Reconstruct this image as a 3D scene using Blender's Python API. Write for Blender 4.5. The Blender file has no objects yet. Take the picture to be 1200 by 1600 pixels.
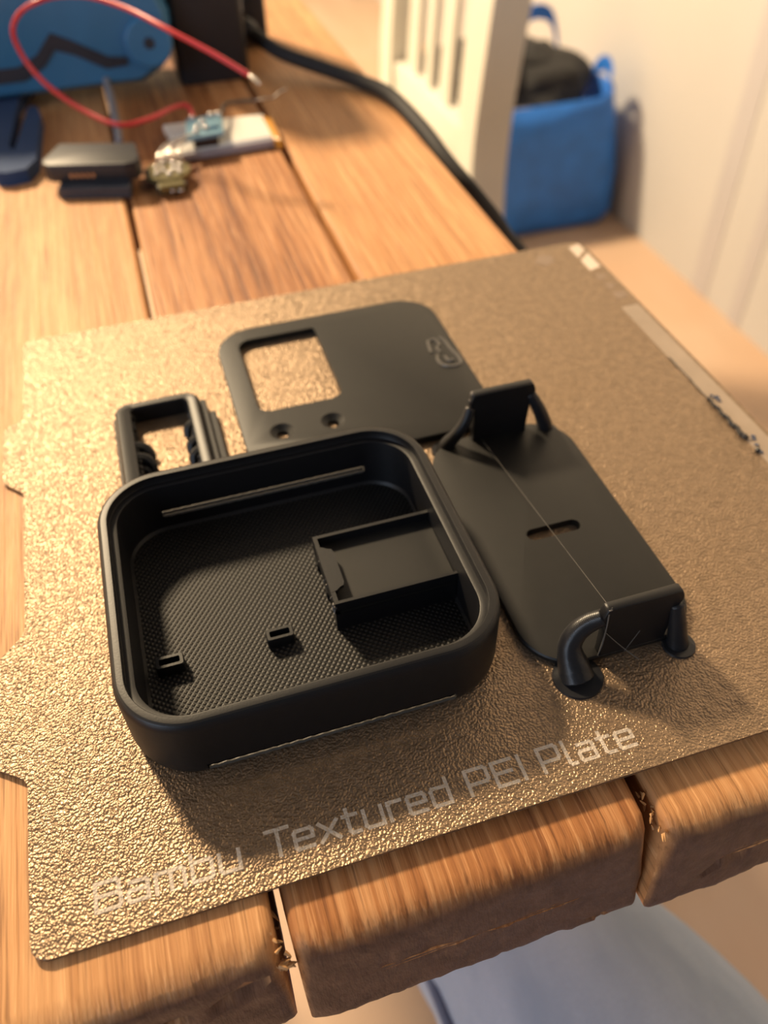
import bpy, bmesh, math, random
from mathutils import Vector, Matrix, noise
random.seed(7)
S = bpy.context.scene
COL = S.collection
PI = math.pi
Z0 = 0.751                      # height of the print sheet's top above the floor

# ------------------------------------------------------------------ camera
cd = bpy.data.cameras.new('camera'); cam = bpy.data.objects.new('camera', cd); COL.objects.link(cam); S.camera = cam
RT = Vector((0.95490708, -0.29598196, -0.02339124))
DN = Vector((-0.22748069, -0.67872168, -0.69827604))
FW = Vector((0.19080096, 0.67210979, -0.71544631))
cpos = Vector((0.0440178966, -0.0561985116, 0.892893338))
M = Matrix.Identity(4)
for i in range(3):
    M[i][0] = RT[i]; M[i][1] = -DN[i]; M[i][2] = -FW[i]; M[i][3] = cpos[i]
cam.matrix_world = M
cd.sensor_fit = 'HORIZONTAL'; cd.sensor_width = 5.6; cd.lens = 1307.7 / 1200 * 5.6
cd.clip_start = 0.005; cd.clip_end = 50
cd.dof.use_dof = True; cd.dof.focus_distance = 0.152; cd.dof.aperture_fstop = 2.7

# ------------------------------------------------------------------ light, exposure
w = bpy.data.worlds.new('room_ambient'); S.world = w; w.use_nodes = True
bg = w.node_tree.nodes['Background']; bg.inputs[0].default_value = (0.97, 0.90, 0.90, 1); bg.inputs[1].default_value = 0.14
def lamp(name, typ, loc, energy, color, size, target=None):
    l = bpy.data.lights.new(name, typ); o = bpy.data.objects.new(name, l); COL.objects.link(o)
    l.energy = energy; l.color = color; o.location = loc
    if typ == 'POINT': l.shadow_soft_size = size
    if typ == 'AREA':
        l.shape = 'SQUARE'; l.size = size
        o.rotation_euler = (Vector(target) - Vector(loc)).to_track_quat('-Z', 'Y').to_euler()
    return o
lamp('ceiling_lamp_light', 'POINT', (-0.67, 1.98, 2.35), 535, (1.0, 0.765, 0.48), 0.15)
lamp('window_daylight', 'AREA', (-1.6, -0.95, 1.55), 17, (0.66, 0.80, 1.0), 0.8, (0.15, 0.1, 0.6))
S.view_settings.view_transform = 'Standard'; S.view_settings.look = 'None'
S.view_settings.gamma = 1; S.view_settings.exposure = 0.0; S.view_settings.use_curve_mapping = False

# ------------------------------------------------------------------ helpers
def P(x, y, z): return Vector((x / 1000, y / 1000, Z0 + z / 1000))     # millimetres on the sheet -> world
def tagp(o, label=None, cat=None, group=None, kind=None):
    if label: o['label'] = label
    if cat: o['category'] = cat
    if group: o['group'] = group
    if kind: o['kind'] = kind
    return o
def empty(name, loc, label, cat, group=None):
    o = bpy.data.objects.new(name, None); COL.objects.link(o); o.location = loc; o.empty_display_size = 0.01
    return tagp(o, label, cat, group)
def obj(name, bm, mat, parent=None, smooth=False, autosmooth=None):
    bmesh.ops.recalc_face_normals(bm, faces=bm.faces)
    me = bpy.data.meshes.new(name); bm.to_mesh(me); bm.free()
    if smooth:
        for p in me.polygons: p.use_smooth = True
    if autosmooth is not None:
        for p in me.polygons: p.use_smooth = True
        try: me.set_sharp_from_angle(angle=math.radians(autosmooth))
        except Exception: pass
    o = bpy.data.objects.new(name, me); COL.objects.link(o)
    if mat: me.materials.append(mat)
    if parent:
        o.parent = parent
        if parent.type == 'EMPTY': o.matrix_parent_inverse = Matrix.Translation(-parent.location)
    return o
def box(bm, a, b):
    vs = [bm.verts.new((x, y, z)) for x in (a[0], b[0]) for y in (a[1], b[1]) for z in (a[2], b[2])]
    for f in ((0,1,3,2),(4,6,7,5),(0,4,5,1),(2,3,7,6),(0,2,6,4),(1,5,7,3)): bm.faces.new([vs[i] for i in f])
    return vs
def boxmm(bm, a, b): return box(bm, P(*a), P(*b))
def bev(bm, off, seg=2, edges=None):
    bmesh.ops.bevel(bm, geom=list(edges or bm.edges), offset=off, segments=seg, affect='EDGES', profile=0.5)
def loft(bm, rings, cap0=True, cap1=True, closed=True):
    R = [[bm.verts.new(v) for v in r] for r in rings]
    n = len(R[0])
    for a, b in zip(R[:-1], R[1:]):
        for i in range(n if closed else n - 1):
            bm.faces.new((a[i], a[(i+1) % n], b[(i+1) % n], b[i]))
    if cap0: bm.faces.new(R[0][::-1])
    if cap1: bm.faces.new(R[-1])
    return R
def rrect(x0, x1, y0, y1, r, n=10, z=0.0):
    if not isinstance(r, (tuple, list)): r = (r, r, r, r)      # order: x1y0, x1y1, x0y1, x0y0
    pts = []
    for (cx, cy, rr, a0) in ((x1-r[0], y0+r[0], r[0], -90), (x1-r[1], y1-r[1], r[1], 0), (x0+r[2], y1-r[2], r[2], 90), (x0+r[3], y0+r[3], r[3], 180)):
        for k in range(n + 1):
            a = math.radians(a0 + 90 * k / n); pts.append((cx + rr*math.cos(a), cy + rr*math.sin(a), z))
    return pts
def rr(x0, x1, y0, y1, r, z, n=10): return [P(*p) for p in rrect(x0, x1, y0, y1, r, n, z)]
def prism(bm, pts, z0, z1):                                       # polygon in mm extruded
    loft(bm, [[P(x, y, z0) for x, y in pts], [P(x, y, z1) for x, y in pts]])
def catmull(pts, sub=8):
    pts = [Vector(p) for p in pts]; out = []
    for i in range(len(pts) - 1):
        p0 = pts[max(i-1, 0)]; p1 = pts[i]; p2 = pts[i+1]; p3 = pts[min(i+2, len(pts)-1)]
        for k in range(sub):
            t = k / sub
            out.append(0.5*((2*p1) + (p2-p0)*t + (2*p0-5*p1+4*p2-p3)*t*t + (3*p1-p0-3*p2+p3)*t**3))
    out.append(pts[-1]); return out
def tube(bm, pts, rad, seg=10, caps=True):
    pts = [Vector(p) for p in pts]
    if not isinstance(rad, (list, tuple)): rad = [rad]*len(pts)
    rings = []; up = None
    for i, p in enumerate(pts):
        d = (pts[min(i+1, len(pts)-1)] - pts[max(i-1, 0)]).normalized()
        if up is None: up = Vector((0, 0, 1)) if abs(d.z) < 0.9 else Vector((1, 0, 0))
        u = d.cross(up).normalized(); v = u.cross(d).normalized(); up = v
        rings.append([p + (u*math.cos(2*PI*k/seg) + v*math.sin(2*PI*k/seg))*rad[i] for k in range(seg)])
    loft(bm, rings, caps, caps)
def resamp(vals, n):                                              # linear resample of a list of numbers
    m = len(vals) - 1
    return [vals[min(int(i*m/(n-1)), m-1)]*(1-(i*m/(n-1)-min(int(i*m/(n-1)), m-1))) + vals[min(int(i*m/(n-1)), m-1)+1]*(i*m/(n-1)-min(int(i*m/(n-1)), m-1)) for i in range(n)]
def ctube(bm, pts, radii, sub=8, seg=12):
    c = catmull(pts, sub); tube(bm, c, resamp(radii, len(c)), seg)
def blob(bm, c, r, sub=2, sq=(1, 1, 1), amp=0.0, fr=1.0):
    g = bmesh.ops.create_icosphere(bm, subdivisions=sub, radius=1.0)
    for v in g['verts']:
        k = 1 + amp*noise.noise(v.co*fr + Vector(c)*3)
        v.co = Vector((v.co.x*r*sq[0]*k + c[0], v.co.y*r*sq[1]*k + c[1], v.co.z*r*sq[2]*k + c[2]))
def cyl(bm, c, r, z0, z1, seg=32, r2=None):
    loft(bm, [[P(c[0]+q*math.cos(2*PI*k/seg), c[1]+q*math.sin(2*PI*k/seg), z) for k in range(seg)] for q, z in ((r, z0), (r if r2 is None else r2, z1))])
def cut(o, cbm):                                                  # boolean difference baked into the mesh
    bmesh.ops.recalc_face_normals(cbm, faces=cbm.faces)
    me = bpy.data.meshes.new('cutter'); cbm.to_mesh(me); cbm.free()
    c = bpy.data.objects.new('cutter', me); COL.objects.link(c)
    m = o.modifiers.new('cut', 'BOOLEAN'); m.operation = 'DIFFERENCE'; m.object = c; m.solver = 'EXACT'
    bpy.context.view_layer.update()
    dg = bpy.context.evaluated_depsgraph_get()
    new = bpy.data.meshes.new_from_object(o.evaluated_get(dg))
    o.modifiers.clear(); old = o.data; new.name = old.name; o.data = new
    bpy.data.objects.remove(c); bpy.data.meshes.remove(me); bpy.data.meshes.remove(old)
    try: o.data.set_sharp_from_angle(angle=math.radians(35))
    except Exception: pass

# ------------------------------------------------------------------ materials
class MB:
    def __init__(s, name, color=(.5,.5,.5), rough=.5, metal=0.0, spec=0.5):
        s.m = bpy.data.materials.new(name); s.m.use_nodes = True; s.nt = s.m.node_tree
        s.b = s.nt.nodes['Principled BSDF']
        s.b.inputs['Base Color'].default_value = (*color, 1); s.b.inputs['Roughness'].default_value = rough
        s.b.inputs['Metallic'].default_value = metal; s.b.inputs['Specular IOR Level'].default_value = spec
    def n(s, t, **k):
        x = s.nt.nodes.new(t)
        for a, v in k.items():
            if a in x.inputs: x.inputs[a].default_value = v
            else: setattr(x, a, v)
        return x
    def l(s, a, b): s.nt.links.new(a, b)
    def pos(s, scale=(1,1,1), rot=(0,0,0)):
        g = s.n('ShaderNodeNewGeometry'); mp = s.n('ShaderNodeMapping')
        mp.inputs['Scale'].default_value = scale; mp.inputs['Rotation'].default_value = rot
        s.l(g.outputs['Position'], mp.inputs['Vector']); return mp.outputs['Vector']
    def noise(s, vec, scale, detail=4, rough=.55, dist=0.0):
        x = s.n('ShaderNodeTexNoise'); x.inputs['Scale'].default_value = scale; x.inputs['Detail'].default_value = detail
        x.inputs['Roughness'].default_value = rough; x.inputs['Distortion'].default_value = dist
        s.l(vec, x.inputs['Vector']); return x.outputs['Fac']
    def ramp(s, fac, stops):
        r = s.n('ShaderNodeValToRGB'); e = r.color_ramp.elements
        while len(e) > 1: e.remove(e[-1])
        e[0].position = stops[0][0]; e[0].color = (*stops[0][1], 1)
        for p, c in stops[1:]:
            q = e.new(p); q.color = (*c, 1)
        s.l(fac, r.inputs['Fac']); return r.outputs['Color']
    def mixc(s, fac, a, b, mode='MIX'):
        x = s.n('ShaderNodeMix', data_type='RGBA', blend_type=mode)
        for sock, v in ((x.inputs['Factor'], fac), (x.inputs[6], a), (x.inputs[7], b)):
            if isinstance(v, (float, int)): sock.default_value = v
            elif isinstance(v, tuple): sock.default_value = (*v, 1)
            else: s.l(v, sock)
        return x.outputs[2]
    def math(s, op, a, b=None):
        x = s.n('ShaderNodeMath', operation=op)
        for sock, v in ((x.inputs[0], a), (x.inputs[1], b)):
            if v is None: continue
            if isinstance(v, (float, int)): sock.default_value = v
            else: s.l(v, sock)
        return x.outputs[0]
    def bump(s, h, strength=.5, dist=.001, prev=None):
        x = s.n('ShaderNodeBump'); x.inputs['Strength'].default_value = strength; x.inputs['Distance'].default_value = dist
        s.l(h, x.inputs['Height'])
        if prev: s.l(prev, x.inputs['Normal'])
        s.l(x.outputs['Normal'], s.b.inputs['Normal']); return x.outputs['Normal']
    def col(s, c): s.l(c, s.b.inputs['Base Color'])
    def rgh(s, c): s.l(c, s.b.inputs['Roughness'])

def plain(name, c, r=.5, metal=0.0, var=.12, sc=60, bump=0.0, bsc=900):
    m = MB(name, c, r, metal)
    f = m.noise(m.pos(), sc, 3)
    m.col(m.ramp(f, [(.3, tuple(x*(1-var) for x in c)), (.7, tuple(min(1, x*(1+var)) for x in c))]))
    if bump: m.bump(m.noise(m.pos(), bsc, 2), bump, .0003)
    return m.m
def pei(name, base, rough=.42, metal=.75, bstr=.9):
    m = MB(name, base, rough, metal)
    v = m.pos()
    vo = m.n('ShaderNodeTexVoronoi', feature='SMOOTH_F1'); vo.inputs['Scale'].default_value = 1950; vo.inputs['Smoothness'].default_value = .55
    n1 = m.noise(v, 2300, 2, .55, .2); n2 = m.noise(v, 430, 2)
    vv = m.n('ShaderNodeVectorMath', operation='ADD'); nz = m.n('ShaderNodeTexNoise'); nz.inputs['Scale'].default_value = 900
    sc = m.n('ShaderNodeVectorMath', operation='SCALE'); sc.inputs['Scale'].default_value = .0007
    m.l(v, nz.inputs['Vector']); m.l(nz.outputs['Color'], sc.inputs[0]); m.l(v, vv.inputs[0]); m.l(sc.outputs[0], vv.inputs[1]); m.l(vv.outputs[0], vo.inputs['Vector'])
    m.col(m.mixc(m.ramp(n2, [(.35, (0,0,0)), (.7, (1,1,1))]), tuple(x*.85 for x in base), tuple(min(1, x*1.12) for x in base)))
    h = m.math('ADD', m.math('MULTIPLY', vo.outputs['Distance'], -.9), m.math('MULTIPLY', n1, .6))
    m.bump(h, bstr, .0005)
    return m.m
def pla(name, base=(.012,.012,.0125), rough=.46, layers=True):
    m = MB(name, base, rough, 0, .36)
    v = m.pos(); f = m.noise(v, 300, 2)
    m.col(m.ramp(f, [(.3, tuple(x*.9 for x in base)), (.7, tuple(x*1.12 for x in base))]))
    if layers:
        wv = m.n('ShaderNodeTexWave', wave_type='BANDS', bands_direction='Z'); wv.inputs['Scale'].default_value = 1570
        m.l(v, wv.inputs['Vector'])
        a = m.bump(wv.outputs['Fac'], .25, .00008)
        m.bump(m.noise(v, 2500, 2), .15, .0001, a)
    return m.m
M_PEI = pei('gold textured sheet', (.265, .182, .113), .33, .62, .48)
M_PRINT = pei('worn pale print', (.50, .42, .34), .55, .05, .5)
M_PAD = plain('smooth tan wipe strip', (.34, .265, .20), .5, .3)
M_PRINTW = plain('pale printed mark', (.62, .50, .40), .6)
M_PRINTD = plain('dim printed mark', (.26, .19, .14), .5, .5)
M_STEEL = plain('bare steel edge', (.30, .26, .22), .35, 1.0)
M_PLA = pla('black printed plastic', (.005,.005,.0062), .44)
M_PLAF = pla('black printed plastic flat', (.0068,.0064,.006), rough=.5, layers=False)
M_PLAS = pla('black glossy support plastic', (.014,.014,.016), .3)
M_HAIR = plain('plastic thread', (.10,.09,.08), .4)
M_RESID = plain('dark wiped residue', (.03,.028,.028), .25)
# weave texture of the tray-like floor of the open case
def weave():
    m = MB('woven black plastic', (.022,.020,.018), .45, 0, .32)
    out = []
    for a in (38, -52):
        wv = m.n('ShaderNodeTexWave', wave_type='BANDS', bands_direction='X'); wv.inputs['Scale'].default_value = 330
        m.l(m.pos((1,1,1), (0,0,math.radians(a))), wv.inputs['Vector']); out.append(wv.outputs['Fac'])
    h = m.math('MULTIPLY', out[0], out[1])
    m.col(m.ramp(h, [(.1, (.003,.003,.0035)), (.8, (.024,.021,.018))]))
    m.bump(h, .8, .0002); return m.m
M_WEAVE = weave()
M_STRAND = plain('grey brown strand', (.05,.045,.038), .4)
def wood(name, stops, seed=0.0, endgrain=False):
    m = MB(name, (.5,.3,.15), .55, 0, .3)
    g = m.n('ShaderNodeNewGeometry'); 
    mp = m.n('ShaderNodeMapping'); mp.inputs['Scale'].default_value = (1, .045, .35); mp.inputs['Location'].default_value = (seed, seed*.7, seed*1.3)
    m.l(g.outputs['Position'], mp.inputs['Vector']); v = mp.outputs['Vector']
    big = m.noise(v, 38, 3, .5, .6); fine = m.noise(v, 330, 4, .6, .3)
    mp2 = m.n('ShaderNodeMapping'); mp2.inputs['Scale'].default_value = (1, .022, .3); mp2.inputs['Location'].default_value = (seed+3, 0, 0)
    m.l(g.outputs['Position'], mp2.inputs['Vector'])
    streak = m.noise(mp2.outputs['Vector'], 1500, 3, .6); streak2 = m.noise(mp2.outputs['Vector'], 620, 2, .5, .3)
    f = m.math('ADD', m.math('ADD', m.math('MULTIPLY', big, .42), m.math('MULTIPLY', fine, .25)), m.math('MULTIPLY', streak2, .33))
    c = m.ramp(f, stops)
    c = m.mixc(m.ramp(streak, [(.54, (0,0,0)), (.70, (.62,.62,.62))]), c, tuple(x*.45 for x in stops[0][1]))
    c = m.mixc(m.ramp(streak, [(.32, (.55,.55,.55)), (.44, (0,0,0))]), c, tuple(min(1, x*1.15) for x in stops[2][1]))
    # the sawn end faces (facing along the grain) are greyer and darker wood
    sep = m.n('ShaderNodeSeparateXYZ'); m.l(g.outputs['Normal'], sep.inputs[0])
    en = m.noise(m.pos((1,1,1)), 260, 5, .7)
    ec = m.ramp(en, [(.3, (.085,.040,.024)), (.7, (.165,.082,.050))])
    ff = m.ramp(m.math('MULTIPLY', sep.outputs['Y'], -1.0), [(.55, (0,0,0)), (.9, (1,1,1))])
    m.col(m.mixc(ff, c, ec))
    m.bump(m.math('ADD', fine, m.math('MULTIPLY', streak, -1.0)), .5, .0006)
    return m.m
M_W1 = wood('light orange plank wood', [(.34, (.36,.155,.06)), (.5, (.53,.26,.105)), (.68, (.68,.385,.18))], 1.0)
M_W2 = wood('red brown plank wood', [(.38, (.17,.055,.018)), (.5, (.38,.155,.052)), (.63, (.60,.31,.135))], 5.3)
M_W3 = wood('orange plank wood', [(.34, (.33,.14,.05)), (.5, (.50,.235,.09)), (.68, (.66,.36,.16))], 9.1)
def floor_mat():
    m = MB('tan wood floor', (.45,.28,.16), .5, 0, .3)
    n = m.noise(m.pos((1,.15,1)), 9, 4, .6); n2 = m.noise(m.pos((1,1,1)), 3.5, 2)
    c = m.ramp(n, [(.3, (.47,.335,.235)), (.7, (.60,.45,.33))])
    m.col(m.mixc(m.ramp(n2, [(.35,(0,0,0)),(.7,(1,1,1))]), c, (.55,.37,.25))); return m.m
M_FLOOR = floor_mat()
M_WALL = plain('warm white wall paint', (.51,.50,.49), .7, 0, .03, 2)
M_SHADE = plain('lavender wall shade colour', (.455,.44,.455), .5, 0, .03, 3)  # soft shade on the white wall, put into this colour
M_CHAIR = plain('cream white chair paint', (.62,.595,.53), .45, 0, .04, 8)
M_BAG = plain('blue woven plastic', (.015,.15,.60), .5, 0, .15, 25, .2, 300)
M_CLOTH = plain('black cloth', (.018,.018,.02), .9, 0, .3, 40, .4, 200)
M_TOOL = plain('blue tool plastic', (.05,.20,.40), .35, 0, .06)
M_TOOLD = plain('dark blue grip plastic', (.018,.045,.12), .85, 0, .1)
M_SEAM = plain('dark grey rubber', (.03,.035,.05), .5)
M_BLACK = plain('black matte plastic', (.018,.018,.022), .5, 0, .1)
M_CABLE = plain('black cable rubber', (.016,.015,.016), .7, 0, .1)
M_GREY = plain('grey plastic', (.25,.25,.28), .5)
M_RED = plain('red wire insulation', (.62,.035,.04), .35, 0, .05)
M_TIN = plain('tinned copper', (.62,.58,.55), .25, 1.0)
M_GOLDPIN = plain('gold contact', (.55,.38,.25), .35, 1.0)
M_BRASS = plain('brass green board', (.16,.13,.05), .35, .4)
M_PCB = plain('pale blue circuit board', (.14,.27,.36), .4)
M_CHIP = plain('black chip', (.015,.015,.017), .35)
M_POUCH = plain('white battery pouch', (.78,.74,.68), .4, 0, .03)
M_POUCHG = plain('grey pouch edge', (.36,.34,.38), .45, .2)
M_AMBER = plain('amber film tape', (.62,.27,.03), .3)
M_FOIL = plain('silver foil', (.75,.76,.78), .22, 1.0, .05, 40, .8, 150)
M_SPLINT = plain('splintered pale wood', (.50,.27,.11), .7, 0, .3, 300)
def denim():
    m = MB('pale blue denim', (.22,.26,.34), .85)
    n = m.noise(m.pos((1,.3,1)), 60, 4); n2 = m.noise(m.pos(), 1400, 2)
    c = m.ramp(n, [(.3, (.25,.32,.45)), (.7, (.37,.44,.58))])
    m.col(m.mixc(m.ramp(n2, [(.4,(0,0,0)),(.6,(.5,.5,.5))]), c, (.26,.32,.44)))
    m.bump(n2, .3, .0005); return m.m
M_DENIM = denim()
M_SEAMD = plain('dark denim seam', (.09,.12,.21), .85)
M_SHOE = plain('grey shoe', (.12,.12,.13), .7)

# ------------------------------------------------------------------ the room
b = bmesh.new(); box(b, (-2.2, -1.4, -.05), (1.05, 3.5, 0)); tagp(obj('floor', b, M_FLOOR), kind='structure')
b = bmesh.new(); box(b, (1.05, -1.4, -.05), (1.13, 3.58, 2.5)); tagp(obj('wall_right', b, M_WALL), kind='structure')
b = bmesh.new(); box(b, (-2.2, 3.5, -.05), (1.05, 3.58, 2.5)); tagp(obj('wall_back', b, M_WALL), kind='structure')
b = bmesh.new(); box(b, (-2.28, -1.4, -.05), (-2.2, 3.58, 2.5)); tagp(obj('wall_left', b, M_WALL), kind='structure')
for i, (y0, y1) in enumerate(((1.140, 1.190), (1.030, 1.064))):  # wide vertical bands of shade on the wall, painted as thin tinted strips
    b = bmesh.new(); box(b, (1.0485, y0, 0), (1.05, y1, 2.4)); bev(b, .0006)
    tagp(obj('shade_band_%d' % (i+1), b, M_SHADE), kind='structure')

# ------------------------------------------------------------------ the plank table
table = empty('plank_table', (0.04, .5, 0), 'worn orange wooden plank table under the gold print sheet', 'table')
def plank(x0, x1, ztop, thick, yf0, yf1, yb, mat, seed, gouges=(), lean=0.0, rtop=5.0, lsh=0.0):
    """x0,x1 at mm; front end at yf0 (left) .. yf1 (right); worn rounded front; concentric end rings with relief"""
    bm = bmesh.new()
    xs_n = 56; zs_n = 9
    def ring(inset, rc):
        pts = []
        a0, a1, c0, c1 = x0+inset, x1-inset, ztop-thick+inset, ztop-inset
        for p in rrect(a0, a1, c0, c1, min(rc, (a1-a0)/2.01, (c1-c0)/2.01), 4): pts.append((p[0], p[1]))
        # subdivide the long top / bottom runs
        out = []
        n = len(pts)
        for i in range(n):
            p, q = pts[i], pts[(i+1) % n]
            d = math.hypot(q[0]-p[0], q[1]-p[1]); k = {4: 8, 9: xs_n, 14: 8, 19: xs_n}.get(i, 1)
            for j in range(k): out.append((p[0]+(q[0]-p[0])*j/k, p[1]+(q[1]-p[1])*j/k))
        return out
    def yfront(x): 
        t = (x-x0)/(x1-x0); return yf0 + (yf1-yf0)*t
    rings = []
    ysec = [(yb, 0), (700, 0), (400, 0), (250, 0), (180, 0), (90, 0), (45, 0), (22, 0), (12, 0), (6, 0), (2, 0)]
    def jit(x, y, z, k):
        n = noise.noise(Vector((x*.07+seed, y*.012, z*.09)))
        n2 = noise.noise(Vector((x*.35+seed, y*.03, z*.35)))
        return n*.35*k + n2*.15*k
    for y, ins in ysec:
        r = []
        for (x, z) in ring(0, 1.6):
            wob = 1.0 if y > 30 else 1.6
            dz = jit(x, y, z, .5) if z > ztop-2 else 0
            dx = jit(z, y, x, wob) if abs(z-(ztop-thick/2)) < thick/2-1.0 else 0
            if z < ztop-thick+1.5: dz = 1.0*noise.noise(Vector((x*.12+seed, y*.05, 3))) + .9*noise.noise(Vector((x*.5+seed, y*.1, 9))) + .4*noise.noise(Vector((x*1.7+seed, y*.1, 9)))
            if y < 8 and z > ztop-1: dz -= (8-y)*.05
            if x < x0+3: dx -= lsh*(ztop-z)/thick
            r.append(P(x+dx, y, z+dz))
        rings.append(r)
    # the worn front: sections shrinking while y advances to the end face
    prof = [(.25, 4.2), (.7, 2.6), (1.5, 1.3), (2.6, .45), (4.0, 0), (6.0, 0), (8.5, -.0), (11.0, 0), (13.4, 0)]
    for ins, back in prof:
        r = []
        rc = 1.6 + ins*.6
        for (x, z) in ring(min(ins, thick/2-.6), rc):
            yf = yfront(x) + lean*(ztop - z)
            topness = max(0, min(1, (z-(ztop-thick*.55))/(thick*.5)))
            if x < x0+3: x -= lsh*(ztop-z)/thick
            yy = yf + back*(.35 + 1.0*topness)*rtop/5
            nz = noise.noise(Vector((x*.16+seed, 2, z*.16)))*.4 + noise.noise(Vector((x*.55+seed, 5, z*.55)))*.2
            if z < ztop-thick+2.5: z += 1.0*noise.noise(Vector((x*.12+seed, .2, 3))) + .9*noise.noise(Vector((x*.5+seed, .1, 9))) + .4*noise.noise(Vector((x*1.7+seed, .1, 9)))
            for (gx, gz, gr, gd) in gouges:
                d = math.hypot((x-gx)/gr, (z-gz)/(gr*.55))
                if d < 1: yy += gd*(1-d*d)
            r.append(P(x, yy + nz, z))
        rings.append(r)
    R = loft(bm, rings, True, False)
    c = sum((v.co for v in R[-1]), Vector())/len(R[-1]); cv = bm.verts.new(c)
    for i in range(len(R[-1])): bm.faces.new((R[-1][i], R[-1][(i+1) % len(R[-1])], cv))
    o = obj('plank', bm, mat, table, autosmooth=40)
    return o
p1 = plank(-24.5, 37.7, -1.0, 28, -12.0, -10.4, 950, M_W1, 1.7, ((31, -9, 4, 3), (26, -11, 3, 3), (19, -12, 3, 2)), -.10)
p2 = plank(39.5, 104.6, -2.3, 27, -11.2, -10.2, 950, M_W2, 4.4, ((96, -27, 3, 2),), -.13, 4)
p3 = plank(107.2, 164.5, -3.3, 26, -11.6, -10.8, 950, M_W3, 8.2, ((117, -21, 2.6, 3), (120, -19.4, 2.4, 4), (123.5, -19, 3, 3)), -.14, 4, 2.5)
p4 = plank(-91, -26.4, -1.2, 28, -11.5, -10.5, 950, M_W3, 12.0)
p5 = plank(-157, -92.8, -1.6, 28, -11, -11, 950, M_W2, 15.0)
for o in (p1, p2, p3): pass
for y in (430, 860):                                   # cross rails and legs, set back under the top
    b = bmesh.new(); boxmm(b, (-150, y-20, -95), (158, y+20, -31)); bev(b, .003); obj('cross_rail', b, M_W2, table)
    for x in (-125, 133):
        b = bmesh.new(); loft(b, [[P(x+sx*h, y+sy*h, z) for sx, sy in ((-1,-1),(1,-1),(1,1),(-1,1))] for h, z in ((18, -751), (24, -94.6))])
        bev(b, .003); obj('leg', b, M_W2, table)
# torn splinters in the gap between the first two planks and at the third plank's corner
b = bmesh.new()
for i in range(26):
    x = random.uniform(35.2, 37.8); y = random.uniform(-9.5, -1); z = random.uniform(-9, -2)
    d = Vector((random.uniform(.3, 1.4), random.uniform(-2.2, 1), random.uniform(-1.2, .8)))
    a = Vector((x, y, z)); tube(b, [P(*a), P(*(a+d*.6)), P(*(a+d))], [.0003, .00022, .00005], 4)
for i in range(12):
    x = random.uniform(37.6, 39.2); y = random.uniform(-10.5, -8.5); z = random.uniform(-9, -5)
    d = Vector((random.uniform(.5, 1.5), random.uniform(-1.2, .6), random.uniform(-1, .6)))
    a = Vector((x-.8, y, z)); tube(b, [P(*a), P(*(a+d*.6)), P(*(a+d))], [.0004, .0003, .0001], 4)
for i in range(16):
    x = random.uniform(105.9, 107.2); y = random.uniform(-10, -2); z = random.uniform(-7, -3.6)
    d = Vector((random.uniform(-1.1, .2), random.uniform(-1.4, 1), random.uniform(-.8, .9)))
    a = Vector((x, y, z)); tube(b, [P(*a), P(*(a+d*.6)), P(*(a+d))], [.0003, .0002, .00006], 4)
tagp(obj('splinters', b, M_SPLINT, table), 'torn pale splinters at the plank ends', kind='stuff')

# ------------------------------------------------------------------ the print sheet
plate = empty('print_sheet', P(92, 90, -.8), 'gold textured steel print sheet with pale lettering lying on the plank table', 'print sheet')
def arc(cx, cy, r, a0, a1, n=6): return [(cx+r*math.cos(math.radians(a0+(a1-a0)*k/n)), cy+r*math.sin(math.radians(a0+(a1-a0)*k/n))) for k in range(n+1)]
W_, D_ = 184, 180
out = arc(3, 3, 3, 180, 270) + arc(W_-3, 3, 3, 270, 360) + arc(W_-4, D_-4, 4, 0, 90) + arc(3, D_-3, 3, 90, 180)
out += [(0, 142.5), (-.6, 141.2), (-4.4, 139.0), (-5.3, 137.5), (-5.4, 118.0), (-4.9, 116.3), (-.6, 112.0), (-.2, 111.0), (-.2, 68.0), (-.8, 66.2), (-6.8, 60.5), (-7.4, 59.0), (-7.4, 38.8), (-6.8, 37.2), (-.8, 33.0), (0, 31.5)]
b = bmesh.new(); prism(b, out, -.8, 0); bm_edges = [e for e in b.edges if abs(e.verts[0].co.z-Z0) < 1e-6 and abs(e.verts[1].co.z-Z0) < 1e-6]
bev(b, .00012, 1, bm_edges); obj('sheet', b, M_PEI, plate)
# wipe strip, its purge residue and the marks along the far edge
def flat(name, polys, mat, z=.04, label=None, parent=plate):
    bm = bmesh.new()
    for pts in polys: prism(bm, pts, .002, z)
    o = obj(name, bm, mat, parent)
    if label: o['label'] = label
    return o
flat('wipe_strip', [rrect(177.0, 182.9, 42, 138, .6, 3) and [(p[0], p[1]) for p in rrect(177.0, 182.9, 42, 138, .6, 3)]], M_PAD, .05, 'smooth tan strip along the sheet edge')
flat('logo_mark', [[(178.3, 176.9), (182.6, 178.0), (182.6, 173.6), (178.3, 169.6)], [(178.3, 167.6), (182.7, 171.6), (182.7, 162.2), (178.3, 160.8)]], M_PRINTW, .04, 'two pale slanted blocks')
flat('warning_icon', [[(178.4, 158.6), (182.4, 156.4), (178.4, 154.2)], [(178.4, 152.6), (182.4, 150.4), (178.4, 148.2), (178.9, 150.4)], [(178.4, 146.8), (182.4, 146.2), (182.4, 143.0), (178.4, 142.6)]], M_PRINTD, .04, 'dim printed icons')
flat('corner_emblem', [[(163.4, 171.4), (166.5, 175.6), (170.6, 174.2), (170.0, 170.0), (166.2, 168.2)]], M_PRINTD, .03, 'dim printed emblem near the corner')
b = bmesh.new()
pp = [P(177.1+random.uniform(-.15,.15), y, .12) for y in [110-2.2*k for k in range(12)]]
tube(b, pp, [.00012+.00012*random.random() for _ in pp], 6)
pp = [P(176.9+.25*math.sin(k*1.7), 90-1.1*k, .4) for k in range(17)]
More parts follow.
